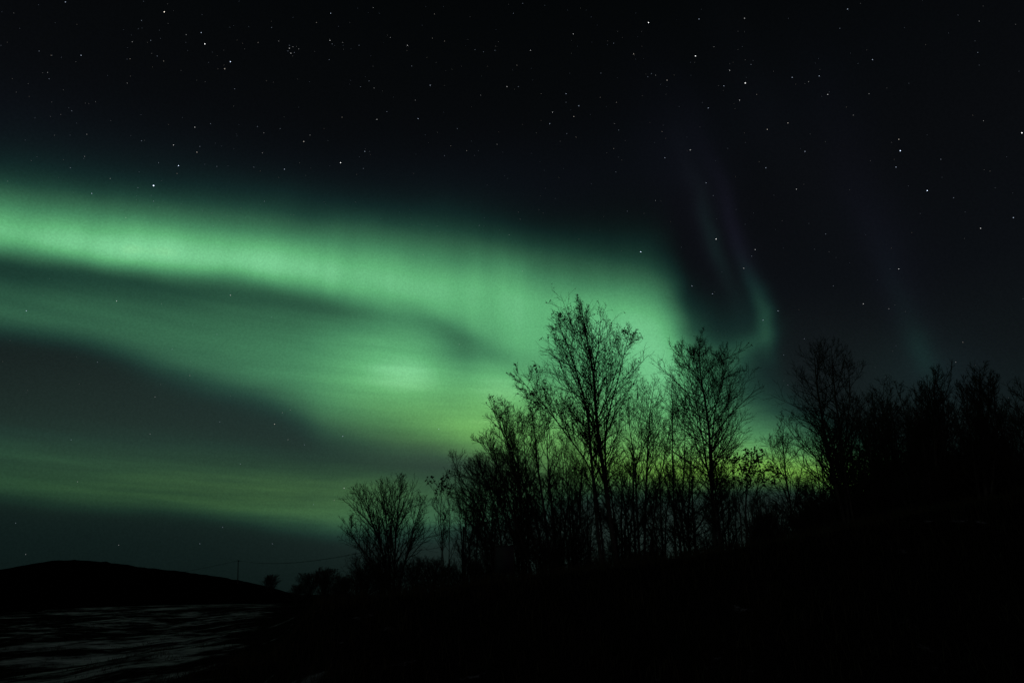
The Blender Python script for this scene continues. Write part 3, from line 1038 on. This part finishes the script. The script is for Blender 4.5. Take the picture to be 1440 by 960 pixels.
# ------------------------------------------------------------------ stars
stars = [
 # px, py, brightness class (3 brightest .. 0 faint)
 (216,261,4),(1266,212,3.4),(912,32,3),(901,354,3),(1048,117,3),(978,79,2.6),(1304,268,2.8),(1437,187,2.6),(479,229,2.6),(251,233,2.4),(231,17,2.4),
 (288,62,2.2),(324,87,2.2),(283,46,2),(316,97,1.8),(330,125,1.4),(212,57,1.4),(186,59,1.4),(114,78,1.6),(230,86,1.2),(221,79,1.1),(183,83,1.1),
 (274,179,1.6),(296,174,1.3),(199,198,1.4),(244,204,1.5),(277,214,1.5),(281,206,1.2),(223,229,1.2),(305,234,1.3),(67,102,1.1),(69,111,.9),(55,72,.9),(72,78,.9),
 (92,3,1.5),(199,29,1.1),(262,49,1.1),(179,117,1),(101,156,1),(122,189,1.1),(119,220,1),(99,236,1.2),
 (465,19,1.8),(525,11,1.3),(611,20,1.3),(573,64,1.8),(549,53,1.3),(464,57,1.8),(467,62,1.3),(463,84,1.3),(505,64,1.2),(482,60,1.1),
 (407,68,1.5),(412,66,1.2),(405,72,1.1),(409,75,1.6),(414,74,1),(420,69,1.1),(407,64,1),(392,58,1.1),(363,60,1.4),(579,93,1.4),(625,58,1.1),(668,70,1.4),(680,73,1.1),
 (696,71,1.3),(713,122,1.8),(605,120,1.7),(584,141,1.4),(588,167,1.8),(544,157,1.4),(530,168,1.5),(481,165,1.3),(436,190,1.3),(427,199,1.8),(513,213,1.6),
 (643,181,1.4),(656,212,1.3),(699,203,1.3),(634,205,1.1),(625,219,1.2),(369,215,1.4),(400,238,1.7),(511,237,1.3),(519,114,1.2),(526,124,1.1),(507,122,1.1),(608,54,1.1),
 (676,134,1.1),(382,39,1.1),(445,32,1.1),(362,178,1.2),(371,187,1.2),(394,181,1),(357,235,1),
 (806,48,1.6),(746,71,1.6),(863,61,1.4),(891,76,1.6),(983,27,1.5),(1047,26,1.5),(1018,121,1.5),(1026,99,1.5),(1004,66,1.3),(1040,141,1.5),
 (1064,133,1.2),(996,152,1.6),(1056,91,1.2),(916,104,1.4),(911,108,1.3),(922,106,1.1),(938,113,1.5),(796,132,1.7),(814,149,1.7),(777,158,1.7),(773,174,1.5),(807,164,1.6),
 (797,188,1.3),(810,193,1.2),(844,137,1.3),(870,183,1.4),(863,209,1.3),(931,185,1.2),(971,211,1.5),(935,222,1.5),(729,122,1.4),(727,92,1.3),(722,19,1.3),(1079,182,1.7),
 (1077,236,1.5),(761,132,1.1),(796,144,1.1),(867,144,1.1),(845,103,1.1),(735,5,1.1),
 (1192,13,1.6),(1227,84,1.7),(1114,109,1.6),(1152,107,1.6),(1137,115,1.2),(1164,133,1.8),(1222,132,1.4),(1108,173,1.5),(1132,213,1.6),(1264,196,1.6),(1260,235,1.6),
 (1377,30,1.1),(1375,74,1.1),(1323,224,1.3),(1383,170,1),(1181,40,1),(1200,162,.9),
 (1379,321,2),(1425,306,2),(1341,278,1.4),(1264,378,2),(1161,329,1.4),(1214,427,1.7),(1250,434,1.4),(1120,266,1.5),(1007,336,2.2),(1062,351,1.7),(1046,377,1.7),
 (1073,450,1.8),(1094,437,1.8),(1002,413,1.5),(970,211,1.4),(993,257,1.5),(922,282,1.3),(1108,541,1.4),(1245,529,1.4),(1131,476,1.4),(1354,481,1.3),
 (1344,509,1.4),(1102,499,1.3),(1172,402,1.1),(973,402,1.5),(1057,360,1.3),(1003,275,1.1),(882,297,1),(866,242,1.1),(864,174,1),
 (324,415,2),(37,437,1.8),(164,423,1.5),(129,272,1.5),(194,264,1.4),(372,283,1.2),(428,199,1.3),(155,251,1.2),(177,306,1.2),(382,446,1.2),(305,470,1.3),(242,491,1.3),
 (249,244,1.1),(300,318,1.1),(216,283,1.1),(100,618,1.3),(211,610,1.3),(309,593,1.2),(386,596,1.8),(397,580,1.2),(408,576,1.2),(405,618,1.4),(428,625,1.3),(109,677,1.3),
 (137,509,1.2),(267,528,1.4),(218,558,1.1),(313,741,1.4),(167,766,1.4),(281,764,1.1),(383,764,1.3),(36,779,1.3),(22,735,1.1),(338,652,1.1),
 (482,613,1.7),(617,603,1.6),(484,686,1.6),(735,381,1.4),(674,317,1.4),(716,330,1.1),(595,358,1.1),(646,484,1.3),(740,514,1.3),(525,483,1.2),(441,709,1.1),(470,703,1),
]
r_ = np.random.default_rng(21)
for _ in range(1100):
    px, py = r_.uniform(-150, 1590), r_.uniform(-120, 560)
    dens = 1.0 if px < 1060 else 0.45
    if py > 330:
        dens *= 0.35
    if r_.random() < dens:
        stars.append((px, py, 0.15 + 0.7 * r_.random() ** 1.8))
tints = [(1, 1, 1), (0.66, 0.78, 1.0), (1.0, 0.9, 0.78)]
smats = []
for ti in tints:
    for lv in (0.05, 0.12, 0.34, 1.05):
        k_ = bpy.data.materials.new('starlight')
        k_.use_nodes = True
        nt = k_.node_tree
        nt.nodes.clear()
        em = nt.nodes.new('ShaderNodeEmission')
        em.inputs[0].default_value = (*ti, 1)
        em.inputs[1].default_value = lv
        ou = nt.nodes.new('ShaderNodeOutputMaterial')
        tr = nt.nodes.new('ShaderNodeBsdfTransparent')
        ad = nt.nodes.new('ShaderNodeAddShader')
        nt.links.new(em.outputs[0], ad.inputs[0])
        nt.links.new(tr.outputs[0], ad.inputs[1])
        nt.links.new(ad.outputs[0], ou.inputs[0])
        k_.cycles.emission_sampling = 'NONE'
        smats.append(k_)
RS = 20000.0
octV = np.array([(1, 0, 0), (-1, 0, 0), (0, 1, 0), (0, -1, 0), (0, 0, 1), (0, 0, -1)], float)
octF = np.array([(0, 2, 4), (2, 1, 4), (1, 3, 4), (3, 0, 4), (2, 0, 5), (1, 2, 5), (3, 1, 5), (0, 3, 5)])
Vs, Fs, Ms = [], [], []
for k, (px, py, br) in enumerate(stars):
    d = ray(px, py)
    d /= np.linalg.norm(d)
    lv = 0 if br < 0.9 else 1 if br < 1.5 else 2 if br < 2.1 else 3
    rad = (1.35 if br >= 3.9 else 1.0) * RS * math.radians(0.018 + 0.0082 * min(br, 3.2))
    Vs.append(octV * rad + d * RS)
    Fs.append(octF + 6 * k)
    ti = 1 if br >= 3.9 or (px, py) == (901, 354) else int(r_.choice([0, 0, 1, 1, 1, 2]))
    Ms += [ti * 4 + lv] * 8
so = mesh_obj('stars', np.concatenate(Vs), np.concatenate(Fs), smats[0])
for k_ in smats[1:]:
    so.data.materials.append(k_)
so.data.polygons.foreach_set('material_index', np.array(Ms, dtype=np.int32))
tag(so, 'stars scattered over the night sky', None, kind='stuff')
